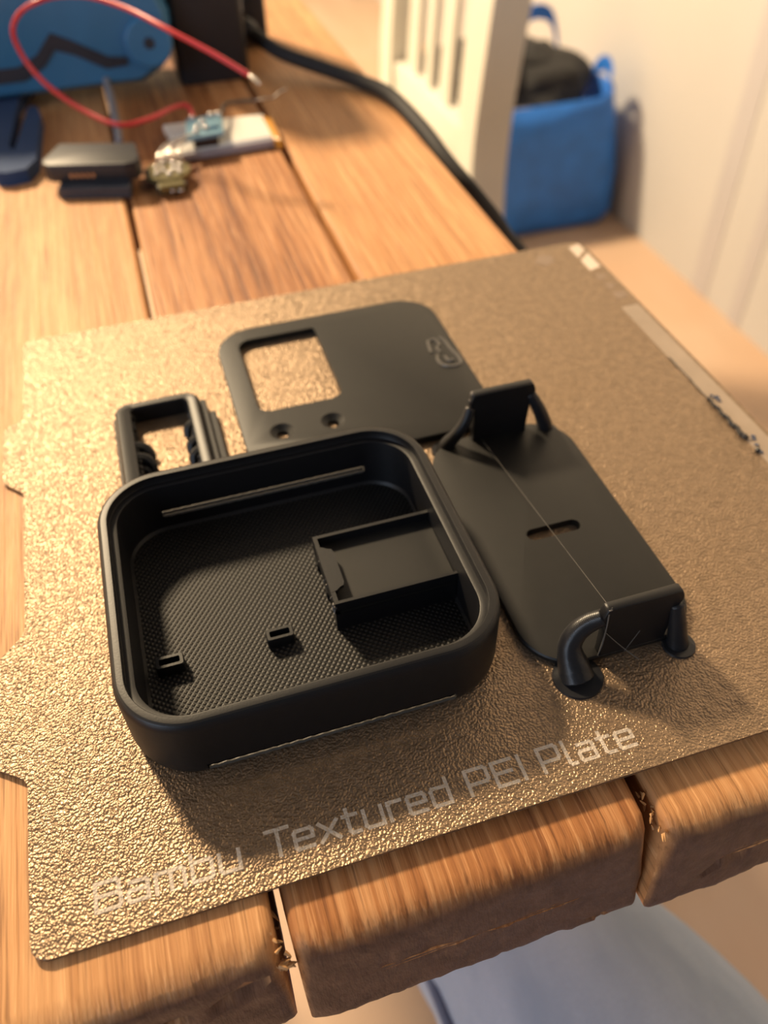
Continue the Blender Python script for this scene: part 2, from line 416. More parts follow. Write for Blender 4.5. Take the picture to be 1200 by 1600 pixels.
tube(b, catmull(pp, 3), [.00035+.0004*(i/49) + .00012*math.sin(i*2.1) for i in range(49)], 8)
for (x, y) in ((178.2, 91), (178.6, 90), (179.3, 90.2), (178.9, 88.6), (177.2, 67.5), (177.8, 70), (178.4, 72.2), (178.9, 73.2)):
    ctube(b, [P(x, y, .25), P(x+.5, y-.5, .4), P(x+.7, y-1.1, .2)], [.0002, .00025, .0001], 3, 5)
blob(b, P(177.0, 67.6, .5), .0008, 1)
tagp(obj('purge_residue', b, M_RESID, plate), 'glossy dark wiped plastic line', kind='stuff')

# lettering: strokes of a squared face, cap height 1
G = {
 'B': (1.0, [[(0,0),(0,1),(.8,1),(.9,.9),(.9,.6),(.8,.52),(0,.52)], [(.8,.52),(.95,.42),(.95,.1),(.85,0),(0,0)]]),
 'a': (.88, [[(.1,.7),(.7,.7),(.78,.62),(.78,0)], [(.78,.4),(.1,.4),(.02,.32),(.02,.08),(.1,0),(.78,0)]]),
 'm': (1.2, [[(0,0),(0,.7)], [(0,.62),(.1,.7),(.5,.7),(.58,.6),(.58,0)], [(.58,.6),(.66,.7),(1.0,.7),(1.1,.6),(1.1,0)]]),
 'b': (.88, [[(0,1),(0,0),(.7,0),(.78,.08),(.78,.62),(.7,.7),(0,.7)]]),
 'u': (.88, [[(0,.7),(0,.1),(.1,0),(.78,0)], [(.78,.7),(.78,0)]]),
 'T': (.95, [[(0,1),(.95,1)], [(.475,1),(.475,0)]]),
 'e': (.88, [[(0,.36),(.78,.36),(.78,.62),(.7,.7),(.08,.7),(0,.62),(0,.08),(.08,0),(.74,0)]]),
 'x': (.86, [[(0,0),(.78,.7)], [(0,.7),(.78,0)]]),
 't': (.68, [[(.18,.95),(.18,.1),(.28,0),(.6,0)], [(0,.7),(.56,.7)]]),
 'r': (.66, [[(0,0),(0,.7)], [(0,.6),(.12,.7),(.56,.7)]]),
 'd': (.88, [[(.78,1),(.78,0),(.08,0),(0,.08),(0,.62),(.08,.7),(.78,.7)]]),
 'P': (1.0, [[(0,0),(0,1),(.82,1),(.92,.9),(.92,.5),(.82,.4),(0,.4)]]),
 'E': (.92, [[(.85,1),(0,1),(0,0),(.85,0)], [(0,.52),(.75,.52)]]),
 'I': (.2, [[(.08,1),(.08,0)]]),
 'l': (.42, [[(.06,1),(.06,.1),(.14,0),(.34,0)]]),
}
def word(bm, txt, xa, xb, yb, h):
    gap = .22
    tot = sum(G[c][0] for c in txt) + gap*(len(txt)-1); k = (xb-xa)/(tot*h)
    x = xa; sw = .15*h
    for c in txt:
        wdt, st = G[c]
        for line in st:
            for p, q in zip(line[:-1], line[1:]):
                a = Vector((x+p[0]*h*k, yb+p[1]*h)); e = Vector((x+q[0]*h*k, yb+q[1]*h)); d = (e-a).normalized(); nrm = Vector((-d.y, d.x))*sw/2; d = d*sw*.5
                prism(bm, [tuple(v) for v in (a-d-nrm, e+d-nrm, e+d+nrm, a-d+nrm)], .002, .036+.012*random.random())
        x += (wdt+gap)*h*k
b = bmesh.new()
for t, xa, xb in (('Bambu', 10.5, 34.8), ('Textured', 39.3, 72.6), ('PEI', 76.0, 86.9), ('Plate', 90.2, 108.9)): word(b, t, xa, xb, 4.9, 4.6)
tagp(obj('printed_lettering', b, M_PRINT, plate), 'pale worn lettering along the front edge')

# ------------------------------------------------------------------ open black case
X0, X1, Y0, Y1, H = 19.2, 92.4, 23.5, 90.4, 16.5
case = empty('open_case', P(56, 57, 0), 'square black 3D-printed case, open on top, with a battery tray inside', 'case')
b = bmesh.new(); RC = 13.5
def cr(ins, z): return rr(X0+ins, X1-ins, Y0+ins, Y1-ins, RC-ins, z, 14)
prof = [(1.6, .02), (.9, .25), (.4, .8), (.15, 1.8), (0, 3.2), (0, 14.6), (.12, 15.5), (.45, 16.15), (.9, 16.45), (1.1, 16.5), (2.2, 16.5), (2.3, 16.42), (2.33, 14.6), (2.4, 14.5), (3.7, 14.5), (3.85, 14.42), (3.9, 14.2), (3.9, 2.2), (4.5, 1.5)]
loft(b, [cr(*p) for p in prof])
shell = obj('shell', b, M_PLA, case, autosmooth=40)
cb = bmesh.new(); boxmm(cb, (32, 15, 1.3), (80, 30.0, 3.2)); cut(shell, cb)
cb = bmesh.new(); boxmm(cb, (32, 84.0, 5.6), (80, 95, 7.2)); cut(shell, cb)
cb = bmesh.new(); boxmm(cb, (30, 25.9, 1.3), (82, 31, 8)); cut(shell, cb)
cb = bmesh.new(); boxmm(cb, (30, 88.4, 5.6), (82, 95, 12)); cut(shell, cb)
b = bmesh.new(); loft(b, [cr(4.3, 1.49), cr(4.3, 1.56)]); tagp(obj('inner_floor', b, M_WEAVE, case), 'woven-textured floor of the case')
# lower lip of the two slots: rough bridged strands
for nm, (y0, y1, z) in (('front_slot_lip', (23.55, 27.5, 1.28)), ('rear_slot_lip', (86.0, 90.2, 5.58))):
    b = bmesh.new()
    for k in range(4):
        yy = y0+.35+(y1-y0-.7)*k/3
        tube(b, [P(32.3+47.4*i/60, yy+.06*math.sin(i*2.2+k), z+.14+.05*math.sin(i*1.9+k*2)) for i in range(61)], .00035, 5)
    tagp(obj(nm, b, M_STRAND, case), 'rough bridged strands in the slot')
# two small sockets standing on the floor
for (xa, xb, ya, yb_) in ((25.6, 31.2, 45.9, 48.9), (47.8, 53.4, 45.8, 48.8)):
    b = bmesh.new(); r_ = .5
    loft(b, [rr(xa, xb, ya, yb_, r_, 1.5, 3), rr(xa, xb, ya, yb_, r_, 4.1, 3), rr(xa+.15, xb-.15, ya+.15, yb_-.15, r_, 4.3, 3), rr(xa+.75, xb-.75, ya+.75, yb_-.75, .3, 4.3, 3), rr(xa+.75, xb-.75, ya+.75, yb_-.75, .3, 1.7, 3)])
    obj('socket', b, M_PLA, case, autosmooth=40)
# battery tray: floor, walls, left wall with arches, retaining lip
TX0, TX1, TY0, TY1, TZ = 62.3, 88.4, 46.2, 65.4, 10.0
tray = bmesh.new()
boxmm(tray, (TX0, TY0, 6.6), (TX1, TY1, 7.7)); tr = obj('battery_tray', tray, M_PLAF, case)
b = bmesh.new(); boxmm(b, (TX0+.9, TY1-.8, 7.6), (TX1, TY1, TZ)); boxmm(b, (TX0+.9, TY1-.8, 1.5), (TX1, TY1, 6.7)); obj('wall', b, M_PLA, tr)
b = bmesh.new(); boxmm(b, (TX0+.9, TY0, 7.6), (TX1, TY0+.7, TZ)); boxmm(b, (TX0+.9, TY0, 1.5), (TX1, TY0+.7, 6.7)); obj('wall', b, M_PLA, tr)
b = bmesh.new()
pts = [(TY0, 1.5), (TY0+1.2, 1.5)]
for cy in (51.2, 59.4):
    pts += [(cy-3.4, 1.5)] + [(cy-3.4*math.cos(PI*k/8), 3.0+3.0*math.sin(PI*k/8)) for k in range(9)] + [(cy+3.4, 1.5)]
pts += [(TY1, 1.5), (TY1, TZ), (TY0, TZ)]
loft(b, [[P(TX0, y, z) for y, z in pts], [P(TX0+.9, y, z) for y, z in pts]]); obj('wall', b, M_PLA, tr)
b = bmesh.new()
pts = [(TX0+.2, 49.4), (TX0+1.3, 49.6), (TX0+2.2, 50.3), (TX0+3.0, 50.6), (TX0+3.3, 51.4), (TX0+3.3, 60.0), (TX0+3.0, 60.8), (TX0+2.2, 61.1), (TX0+1.3, 61.8), (TX0+.2, 62.2)]
prism(b, pts, 9.2, 10.05); obj('retaining_lip', b, M_PLA, tr)
b = bmesh.new()
for k in range(14):
    y = random.uniform(TY0-.3, TY0+1.2) if k < 8 else random.uniform(TY0, TY1-4)
    a = Vector((TX0-.1+random.uniform(-.2,.3), y, random.uniform(8.0, 10.0)))
    d = Vector((random.uniform(-.5,.2), random.uniform(-.7,.5), random.uniform(-1.6,-.2)))
    tube(b, [P(*a), P(*(a+d*.5+Vector((.1,.1,0)))), P(*(a+d))], [.0002, .00016, .0001], 4)
tagp(obj('strands', b, M_HAIR, tr), 'loose plastic strands on the tray corner', kind='stuff')
# ------------------------------------------------------------------ flat cover with a square window
cover = empty('cover_plate', P(88, 129, 0), 'flat black printed cover with a square window and two screw holes, behind the open case', 'cover')
b = bmesh.new(); cx0, cx1, cy0, cy1 = 54.8, 121.0, 97.3, 161.4
loft(b, [rr(cx0+i, cx1-i, cy0+i, cy1-i, 11-i, z, 12) for i, z in ((.25, .02), (0, .2), (0, 1.9), (.15, 2.1), (.3, 2.15))])
cv = obj('panel', b, M_PLAF, cover, autosmooth=40)
cb = bmesh.new(); loft(cb, [rr(60.9, 84.1, 120.6, 155.4, (3.4, 1.0, 4.0, 3.6), z, 8) for z in (-2, 4)])
cut(cv, cb)
for hx in (64.9, 78.5):
    cb = bmesh.new(); cyl(cb, (hx, 111.4), 1.6, -2, 4, 28); cut(cv, cb)
    cb = bmesh.new(); cyl(cb, (hx, 111.4), 1.7, 1.0, 3.0, 28, 4.3); cut(cv, cb)
b = bmesh.new()
for line in ([(114.0,137.4),(113.3,134.4),(113.0,131.6)], [(114.2,137.0),(116.0,137.4),(116.6,134.6),(115.2,133.2),(115.6,131.0)],
             [(114.4,130.0),(113.5,127.6),(114.2,124.6),(116.8,123.4),(119.2,124.2),(119.6,127.4),(118.8,131.6),(118.6,135.6),(117.6,138.0)],
             [(116.0,128.6),(116.4,126.4),(118.0,126.2)]):
    ctube(b, [P(x, y, 2.18) for x, y in line], [.00042]*3, 5, 6)
tagp(obj('embossed_emblem', b, M_HAIR, cover), 'small raised emblem near the right edge')

# ------------------------------------------------------------------ small ribbed frame
fr = empty('ribbed_frame', P(36, 114, 0), 'small black printed rectangular frame with ribbed sides, left of the flat cover', 'frame')
b = bmesh.new()
loft(b, [rr(23.9, 46.6, 93.5, 133.2, 3.4, .02), rr(23.7, 46.8, 93.3, 133.4, 3.6, .6), rr(24.2, 46.2, 93.3, 132.6, 3.4, 4.2), rr(24.9, 45.5, 94, 132.0, 3, 5.0), rr(27.6, 43.7, 96, 130.2, 1.6, 5.0), rr(28.2, 43.2, 96.4, 129.8, 1.4, 4.6), rr(28.2, 43.2, 96.4, 129.8, 1.4, .02)], False, False)
b.verts.ensure_lookup_table(); n_ = 44
for i in range(n_): b.faces.new((b.verts[i], b.verts[6*n_+i], b.verts[6*n_+(i+1) % n_], b.verts[(i+1) % n_]))
ring = obj('ring', b, M_PLA, fr, autosmooth=40)
for (xa, xb, ya, yb_, z) in ((46.0, 48.0, 95, 130.6, 2.9), (47.9, 49.9, 96, 126.2, 1.9), (23.3, 24.9, 95, 131.0, 1.8)):
    b = bmesh.new(); loft(b, [rr(xa, xb, ya, yb_, .5, .02, 3), rr(xa, xb, ya, yb_, .5, z-.35, 3), rr(xa+.3, xb-.3, ya+.3, yb_-.3, .3, z, 3)])
    obj('rib', b, M_PLA, fr, autosmooth=40)
b = bmesh.new()
for side, x in ((1, 28.0), (-1, 43.6)):
    for k in range(30):
        y = 128.8 - k*.85 + random.uniform(-.3,.3); r = random.uniform(.55, 1.0)
        blob(b, P(x+side*random.uniform(.1,.6), y, random.uniform(.9, 3.4)), r/1000, 1, (1, 1, 1.3), .4, 2.5)
for y in (114.5, 110.2):
    ctube(b, [P(28.0, y+1.6, 3.0), P(30.4, y+1.0, 2.4), P(31.6, y-.9, 1.2), P(31.2, y-2.2, .3)], [.0016, .0014, .0011, .0007], 5, 8)
    ctube(b, [P(28.2, y-1.0, 1.6), P(29.8, y-1.6, 1.2), P(30.4, y-2.8, .4)], [.0011, .0010, .0007], 5, 8)
for y in (119.5, 113.0, 108.5):
    ctube(b, [P(43.6, y+1.2, 3.0), P(41.9, y+.6, 2.2), P(41.4, y-.8, .5)], [.0015, .0014, .0009], 5, 8)
tagp(obj('support_crumbs', b, M_PLA, fr), 'rough leftover support plastic inside the frame', kind='stuff')

# ------------------------------------------------------------------ slotted bracket with tree supports
br = empty('slotted_bracket', P(116, 59, 0), 'black printed bracket plate with a pill slot and two upright tabs, by the open case', 'bracket')
b = bmesh.new(); bx0, bx1, by0, by1 = 97.0, 134.5, 23.6, 94.4
loft(b, [rr(bx0+i, bx1-i, by0+i, by1-i, 10.5-i, z, 12) for i, z in ((.5, .02), (.2, .3), (0, .8), (0, 1.5), (.25, 1.85), (.5, 1.9))])
bp = obj('base_plate', b, M_PLAF, br, autosmooth=40)
cb = bmesh.new(); loft(cb, [rr(109.8, 122.8, 56.0, 59.4, 1.68, z, 8) for z in (-2, 5)]); cut(bp, cb)
def tab(ya, yb_):
    bm = bmesh.new()
    pr = [(110.1, 1.6), (124.6, 1.6), (124.6, 9.6), (124.9, 10.6), (126.1, 13.4), (126.2, 14.4), (125.4, 16.3), (125.0, 16.5), (109.9, 16.5), (109.5, 16.2), (108.9, 14.2), (109.0, 13.2), (110.0, 10.8), (110.1, 9.6)]
    loft(bm, [[P(x, ya, z) for x, z in pr], [P(x, yb_, z) for x, z in pr]]); bev(bm, .00022, 1)
    return obj('tab', bm, M_PLA, br, autosmooth=40)
tab(23.6, 25.8); tab(92.0, 94.3)
def tree(c, r, pts, rad):
    bm = bmesh.new(); cyl(bm, c, r, .02, .45, 36, r-.12)
    d = obj('support_foot', bm, M_PLAS, br, autosmooth=40)
    bm = bmesh.new(); ctube(bm, [P(*p) for p in pts], [q/1000 for q in rad], 8, 14)
    obj('trunk', bm, M_PLAS, d, smooth=True)
tree((104.6, 21.4), 5.1, [(104.4, 21.4, .2), (104.1, 22.8, 2.2), (103.7, 24.2, 4.6), (103.9, 25.2, 6.8), (105.3, 25.8, 9.2), (107.7, 25.8, 11.2), (109.9, 25.0, 12.9)], [3.5, 3.2, 2.6, 2.3, 2.1, 2.0, 1.7])
tree((127.4, 22.0), 3.4, [(127.3, 22.4, .2), (126.9, 22.9, 3), (126.2, 23.4, 7), (125.2, 24.2, 12)], [2.3, 2.0, 1.8, 1.5])
tree((103.0, 92.9), 3.5, [(102.9, 93.2, .2), (103.8, 92.8, 2.6), (105.8, 92.2, 5.6), (107.9, 92.2, 9), (109.2, 92.8, 12.4)], [2.3, 1.9, 1.6, 1.5, 1.2])
tree((130.2, 91.6), 3.4, [(130.3, 91.8, .2), (129.2, 91.8, 4), (127.0, 92.0, 9), (125.0, 92.8, 13)], [2.2, 1.9, 1.7, 1.3])
b = bmesh.new()
tube(b, [P(112.4, 92.0, 2.2), P(110.1, 25.7, 16.4)], .00005, 4)
for k in range(9):
    a = Vector((109.9+random.uniform(-.2,.3), 24.2+random.uniform(-.5,1.4), 16.4)); d = Vector((random.uniform(-.5,.5), random.uniform(-.8,.8), random.uniform(-2.2,.4)))
    ctube(b, [P(*a), P(*(a+d*.5+Vector((.2,-.2,.1)))), P(*(a+d))], [.00016, .00013, .00005], 3, 4)
ctube(b, [P(110.2, 23.5, 9.5), P(112.5, 22.9, 6.5), P(115.0, 22.0, 3.6), P(117.0, 20.2, 2.2)], [.0001]*2, 4, 4)
ctube(b, [P(118.0, 23.5, 7.0), P(115.6, 22.7, 4.0), P(114.6, 22.2, 3.4)], [.00007]*2, 4, 4)
ctube(b, [P(109.7, 23.5, 15.5), P(109.9, 23.4, 11), P(109.9, 23.4, 6), P(109.6, 23.4, 2.4)], [.0002, .00015, .0002, .0001], 4, 5)
for y, sgn in ((93.0, 1),):
    blob(b, P(109.7, y, 16.3), .0006, 1, (1, 1.4, 1.2), .4, 3); blob(b, P(109.3, y, 14.4), .0005, 1, (1, 1.2, 1.3), .4, 3)
tagp(obj('stringing', b, M_HAIR, br), 'thin plastic threads between and below the tabs', kind='stuff')
# ------------------------------------------------------------------ small electronics at the back of the table
TZ1, TZ2, TZ3 = -1.0, -2.3, -3.3
md = empty('display_module', P(28, 288, TZ1), 'flat black module with a row of gold contacts, beside the round brass board', 'module')
b = bmesh.new()
up = [(17.6, 303.0), (46.3, 293.6), (46.6, 279), (44.8, 275.2), (40.5, 274.8), (13.0, 283.0), (10.8, 285.6), (11.0, 289.4)]
loft(b, [[P(x, y, z) for x, y in up] for z in (3.3, 10)]); bev(b, .0005, 2); obj('housing', b, M_BLACK, md, autosmooth=40)
b = bmesh.new(); lo = [(18.5, 299.5), (43.5, 291.5), (40.6, 268.6), (14.2, 277.0)]
loft(b, [[P(x, y, z) for x, y in lo] for z in (TZ1, 3.4)]); bev(b, .0004, 1); obj('base_block', b, M_SEAM, md)
u = (Vector((40.5, 274.8, 0))-Vector((13.0, 283.0, 0))).normalized(); nrm = Vector((u.y, -u.x, 0))
for k in range(5):
    b = bmesh.new(); a = Vector((19.8, 281.0, 0))+u*(k*2.1)
    q = [a, a+u*1.0, a+u*1.0+nrm*.5, a+nrm*.5]; prism(b, [(v.x, v.y) for v in q], 5.0, 6.6); obj('contact', b, M_GOLDPIN, md)
rp = empty('round_board', P(56, 283, TZ2), 'small round brass-coloured circuit board covered in shiny solder joints', 'circuit board')
b = bmesh.new(); cyl(b, (56, 281), 9.0, 1.0, 2.6, 36); obj('board', b, M_BRASS, rp, autosmooth=40)
b = bmesh.new(); boxmm(b, (50.5, 269.5, TZ2), (62.0, 287.5, 1.1)); bev(b, .0006); obj('connector', b, M_CHIP, rp)
b = bmesh.new(); boxmm(b, (51.2, 267.2, -.6), (61.0, 271.4, 2.2)); bev(b, .0005); obj('solder_tab', b, M_BRASS, rp)
for (x, y) in ((52, 284), (55, 286.4), (59, 285.8), (61.2, 282.6), (58.6, 280.4), (54.6, 280.6), (51.8, 278.2), (56.4, 276.4), (60.6, 277.2)):
    b = bmesh.new(); blob(b, P(x, y, 3.0), .0011, 2, (1.2, 1, .8)); obj('solder_joint', b, M_TIN, rp, smooth=True)
for (x, y) in ((53, 268.6), (56, 267.8), (59, 267.2)):
    b = bmesh.new(); blob(b, P(x, y, -.2), .0010, 2); obj('solder_joint', b, M_TIN, rp, smooth=True)
b = bmesh.new(); ctube(b, [P(55, 289, 2.4), P(58, 293, 4.4), P(61, 296, 5.8), P(66.6, 300, 6.9)], [.0007]*2, 5, 8)
for k in range(5): ctube(b, [P(53+k*2.2, 287.5, 2.4), P(54+k*2.1, 291.0+k*.4, 4.6), P(57.6+k*2.0, 297.6, 5.6), P(67+k*.6, 300.6, 7.1)], [.0005]*2, 4, 6)
obj('lead', b, M_TIN, rp, smooth=True)
bt = empty('battery', P(82, 308, TZ2), 'flat white pouch battery with amber tape at its right end, under the blue circuit board', 'battery')
b = bmesh.new()
pb = [(59.5, 330.8), (103.6, 327.2), (102.8, 300.6), (63.4, 298.6)]
loft(b, [[P(x, y, z) for x, y in pb] for z in (TZ2+.05, 1.8)]); bev(b, .001, 3); obj('cell', b, M_POUCH, bt, autosmooth=50)
b = bmesh.new(); prism(b, [(63.8, 296.6), (102.6, 298.6), (102.6, 301.2), (63.8, 299.2)], -1.9, 1.2); bev(b, .0006); obj('seal_edge', b, M_POUCHG, bt)
b = bmesh.new(); prism(b, [(102.0, 325.4), (106.2, 320.2), (105.0, 294.5), (102.0, 299.0)], -2.0, 2.0); bev(b, .0008); obj('tape', b, M_AMBER, bt)
pc = empty('charger_board', P(74, 306, 1.8), 'small pale blue circuit board with solder blobs on the white battery', 'circuit board')
b = bmesh.new(); q = [(69.2, 318.5), (84.6, 319.6), (82.0, 299.0), (66.6, 298.2)]
prism(b, q, 5.4, 6.9); obj('board', b, M_PCB, pc)
b = bmesh.new(); boxmm(b, (69.6, 299.5, 1.8), (79.6, 304.0, 5.5)); bev(b, .0003); obj('connector', b, M_CHIP, pc)
for (x, y) in ((72.0, 317.4), (79.6, 318.2), (83.0, 317.8), (71.0, 301.4), (75.4, 304.6), (72.4, 306.4), (75.4, 311.5)):
    b = bmesh.new(); blob(b, P(x, y, 7.4), .0013, 2, (1, 1, .9)); obj('solder_blob', b, M_TIN, pc, smooth=True)
b = bmesh.new(); boxmm(b, (76.6, 304.2, 6.9), (81.2, 312.0, 8.0)); bev(b, .0003); obj('chip', b, M_PCB, pc)
bw = bmesh.new(); ctube(bw, [P(84.5, 318.6, 6.9), P(88.2, 332, 6), P(95.5, 334.0, 5.5), P(101.5, 331.6, 6)], [.0007]*2, 8, 8)
o = obj('black_lead_wire', bw, M_CABLE, smooth=True); tagp(o, 'short black wire with a stripped tip leaving the blue circuit board', 'wire')
b = bmesh.new(); ctube(b, [P(101.5, 331.6, 6), P(106, 333.2, 5.6), P(110, 333.4, 5.6), P(113, 337.0, 6), P(117.0, 338.6, 6.5)], [.0005]*2, 6, 6); obj('bare_tip', b, M_TIN, o, smooth=True)
rw = bmesh.new()
path = [P(72.2, 317, 7.6), P(71.6, 327.4, 9), P(65.2, 324.8, 10), P(54.8, 313.2, 11), P(41.7, 308.2, 12), P(29.3, 320.8, 15), P(18.5, 335.5, 20), P(11.9, 344.3, 27), P(9.5, 344.8, 36), P(10.7, 343.5, 42), P(15.0, 345.8, 46), P(22.0, 344.5, 49), P(30.2, 345.4, 50), P(42.3, 339.4, 50), P(55.5, 324.7, 48), P(67.4, 304.8, 45), P(81.3, 291.5, 39), P(93.1, 281.6, 32.6)]
ctube(rw, path, [.0010]*2, 8, 10)
o = obj('red_wire', rw, M_RED, smooth=True); tagp(o, 'thin red wire looping above the table from the blue circuit board', 'wire')
b = bmesh.new(); ctube(b, [path[-1], path[-1]+Vector((.0016,-.0040,-.0008)), path[-1]+Vector((.0026,-.0062,-.0018))], [.0009, .0008, .0005], 4, 8); obj('bare_tip', b, M_TIN, o, smooth=True)

# blue hand tool with wire stand and dark grip
tl = empty('hand_tool', P(35, 385, TZ1), 'blue plastic hand tool with a round boss and dark seam, lying beyond the red wire', 'tool')
b = bmesh.new()
pf = [(-60, 58), (-60, 10), (-52, 5), (58, 4), (68, 9), (74, 20), (75, 32), (70, 46), (60, 60), (48, 70), (20, 75), (-30, 74)]
def yz(x, z, k): return P(x, 380 + k, z)
loft(b, [[yz(35+(x-35)*s, 36+(z-36)*s, k) for x, z in pf] for s, k in ((.90, -5), (.97, -2), (1, 2), (1, 40), (.95, 46))])
obj('body', b, M_TOOL, tl, autosmooth=40)
b = bmesh.new()
sp = [(-56, 18), (5, 18), (14, 22), (22, 30), (30, 26), (44, 18), (52, 17), (52, 13.5), (42, 13), (30, 20), (22, 23), (16, 17), (6, 12), (-56, 12)]
loft(b, [[yz(x, z, k) for x, z in sp] for k in (-5.6, -4.2)]); obj('seam', b, M_SEAM, tl)
b = bmesh.new(); seg = 28
loft(b, [[yz(63+r*math.cos(2*PI*k/seg), 22+r*math.sin(2*PI*k/seg), kk) for k in range(seg)] for r, kk in ((10.5, -3), (10.5, -7), (9.6, -8))]); bo = obj('boss', b, M_TOOL, tl, autosmooth=40)
b = bmesh.new(); loft(b, [[yz(63+r*math.cos(2*PI*k/seg), 22+r*math.sin(2*PI*k/seg), kk) for k in range(seg)] for r, kk in ((2.6, -7.5), (2.4, -8.3))]); obj('screw', b, M_SEAM, bo)
b = bmesh.new()
hp = [(-9, 298), (-11, 369), (-4, 400), (6, 400), (0.2, 373), (-3.6, 322), (-1.2, 318), (3.6, 356), (4.2, 363), (6.0, 366), (8.6, 363.4), (9.9, 354.1), (7.2, 305.4), (3.4, 297), (-4.3, 295.8)]
prism(b, hp, TZ1, 4.5); obj('grip', b, M_TOOLD, tl, autosmooth=40)
b = bmesh.new(); ctube(b, [P(40.6, 378, 9), P(40.8, 362, 4), P(40.7, 340, .6), P(40.3, 322, .2)], [.0017]*2, 6, 10); obj('stand_wire', b, M_GREY, tl, smooth=True)
fo = bmesh.new()
g = bmesh.ops.create_grid(fo, x_segments=22, y_segments=14, size=1)
for v in g['verts']:
    x, y = v.co.x, v.co.y; n = noise.fractal(Vector((x*3, y*3, 1)), 1, 2, 4)
    v.co = P(-18+22*x, 470+24*y, 34 + 14*n + 8*(1-x*x) - 30*abs(y)**3)
fo_o = obj('foil_bag', fo, M_FOIL, smooth=False); sm = fo_o.modifiers.new('thick', 'SOLIDIFY'); sm.thickness = .0006
tagp(fo_o, 'crumpled silver foil bag behind the blue tool at the far left', 'bag')
# black power unit with its plug and cable
pu = empty('power_unit', P(98, 415, TZ2), 'black box-shaped power unit standing right of the blue tool', 'power supply')
b = bmesh.new(); loft(b, [rr(74.5-i, 109+i, 385-i, 446+i, 4, z, 5) for i, z in ((-1, TZ2), (0, 0), (0, 80), (-2.5, 84))]); obj('case', b, M_BLACK, pu, autosmooth=40)
b = bmesh.new(); boxmm(b, (108.8, 402, 22), (111.5, 430, 50)); bev(b, .001); obj('socket_panel', b, M_GREY, pu)
b = bmesh.new(); boxmm(b, (109.2, 432, TZ2), (128, 458, 108)); bev(b, .003); obj('side_block', b, M_SEAM, pu, autosmooth=40)
b = bmesh.new(); boxmm(b, (111.3, 408, 26), (124, 424, 42)); bev(b, .003); obj('socket_plug', b, M_BLACK, pu, autosmooth=40)
cbm = bmesh.new()
cp = [P(109.5, 413, 13), P(115, 409.5, 11), P(125.2, 389, 6.5), P(142.5, 371, 2.5), P(156, 353, .4), P(163.6, 331.6, 0.2), P(168.6, 300, -4), P(172, 277, -10), P(180, 262, -20), P(195, 264, -40), P(218, 275, -80), P(250, 300, -220), P(285, 335, -500), P(310, 355, -730), P(340, 370, -746.8), P(400, 390, -747.2)]
ctube(cbm, cp, [.0034]*2, 7, 12)
cbl = obj('power_cable', cbm, M_CABLE, smooth=True); tagp(cbl, 'thick black cable running over the right table edge beside the white chair', 'cable')
b = bmesh.new(); ctube(b, [P(108.8, 413.2, 13.0), P(112.5, 411.6, 12.2), P(116, 408, 10.6)], [.0062, .0058, .0045], 5, 14); tagp(obj('plug', b, M_BLACK, cbl, smooth=True), 'ribbed black strain relief')

# ------------------------------------------------------------------ white slatted chair
ch = empty('slatted_chair', (.26, 1.0, 0), 'cream white chair with a slatted back, tucked against the right side of the table', 'chair')
def bar(name, pts, sx, sy, mat=M_CHAIR, bv=.004, parent=ch):      # swept rectangular bar along a curve (sizes in x and y)
    bm = bmesh.new(); c = catmull(pts, 6)
    loft(bm, [[p+Vector((a*sx/2, d*sy/2, 0)) for a, d in ((-1,-1),(1,-1),(1,1),(-1,1))] for p in c])
    bev(bm, bv, 2, [e for e in bm.edges if abs((e.verts[0].co-e.verts[1].co).normalized().z) > .5]); return obj(name, bm, mat, parent, autosmooth=40)
for y in (.862, 1.178):
    bar('back_leg', [(.49, y, 0), (.455, y, .25), (.440, y, .45), (.450, y, .60), (.474, y, .78), (.515, y, .94)], .044, .046)
def bx(z): return .440 + .010*max(0, min(1, (z-.45)/.15)) + .024*max(0, (z-.60)/.18) if z < .78 else .474+.041*(z-.78)/.16
for i, y in enumerate((.910, .987, 1.047, 1.110)):
    bar('slat', [(bx(z)-.004, y, z) for z in (.46, .62, .75, .88)], .008, (.050, .034, .022, .040)[i], bv=.002)
b = bmesh.new(); box(b, (.424, .884, .435), (.452, 1.157, .496)); bev(b, .005); obj('lower_rail', b, M_CHAIR, ch, autosmooth=40)
b = bmesh.new(); box(b, (.484, .884, .865), (.512, 1.157, .955)); bev(b, .008); obj('top_rail', b, M_CHAIR, ch, autosmooth=40)
b = bmesh.new(); box(b, (.045, .82, .425), (.422, 1.215, .452)); bev(b, .008); obj('seat', b, M_CHAIR, ch, autosmooth=40)
for y in (.85, 1.185):
    bar('front_leg', [(.075, y, 0), (.08, y, .22), (.08, y, .43)], .04, .04)
    b = bmesh.new(); box(b, (.09, y-.012, .375), (.44, y+.012, .428)); bev(b, .003); obj('side_rail', b, M_CHAIR, ch)

# ------------------------------------------------------------------ blue bag with black cloth by the wall
bg_ = empty('blue_bag', (.91, 1.58, 0), 'blue woven carrier bag standing on the floor against the right wall', 'bag')
def bagring(x0, x1, y0, y1, r, z, sag=0.0, s=0):
    out_ = []
    for p in rrect(x0, x1, y0, y1, r, 9):
        n = noise.noise(Vector((p[0]*9+s, p[1]*9, z*7)))*.012
        t = (p[0]-x0)/(x1-x0); zz = z - sag*(4*t*(1-t)) + (n*.9 if sag else 0)
        out_.append(Vector((p[0]+n, p[1]+n, zz)))
    return out_
b = bmesh.new()
rs = [bagring(.60, 1.02, 1.49, 1.70, .03, .004), bagring(.585, 1.03, 1.475, 1.715, .035, .03), bagring(.575, 1.02, 1.47, 1.72, .035, .12), bagring(.57, 1.0, 1.468, 1.72, .035, .21), bagring(.565, .985, 1.468, 1.715, .035, .288, .03, 4)]
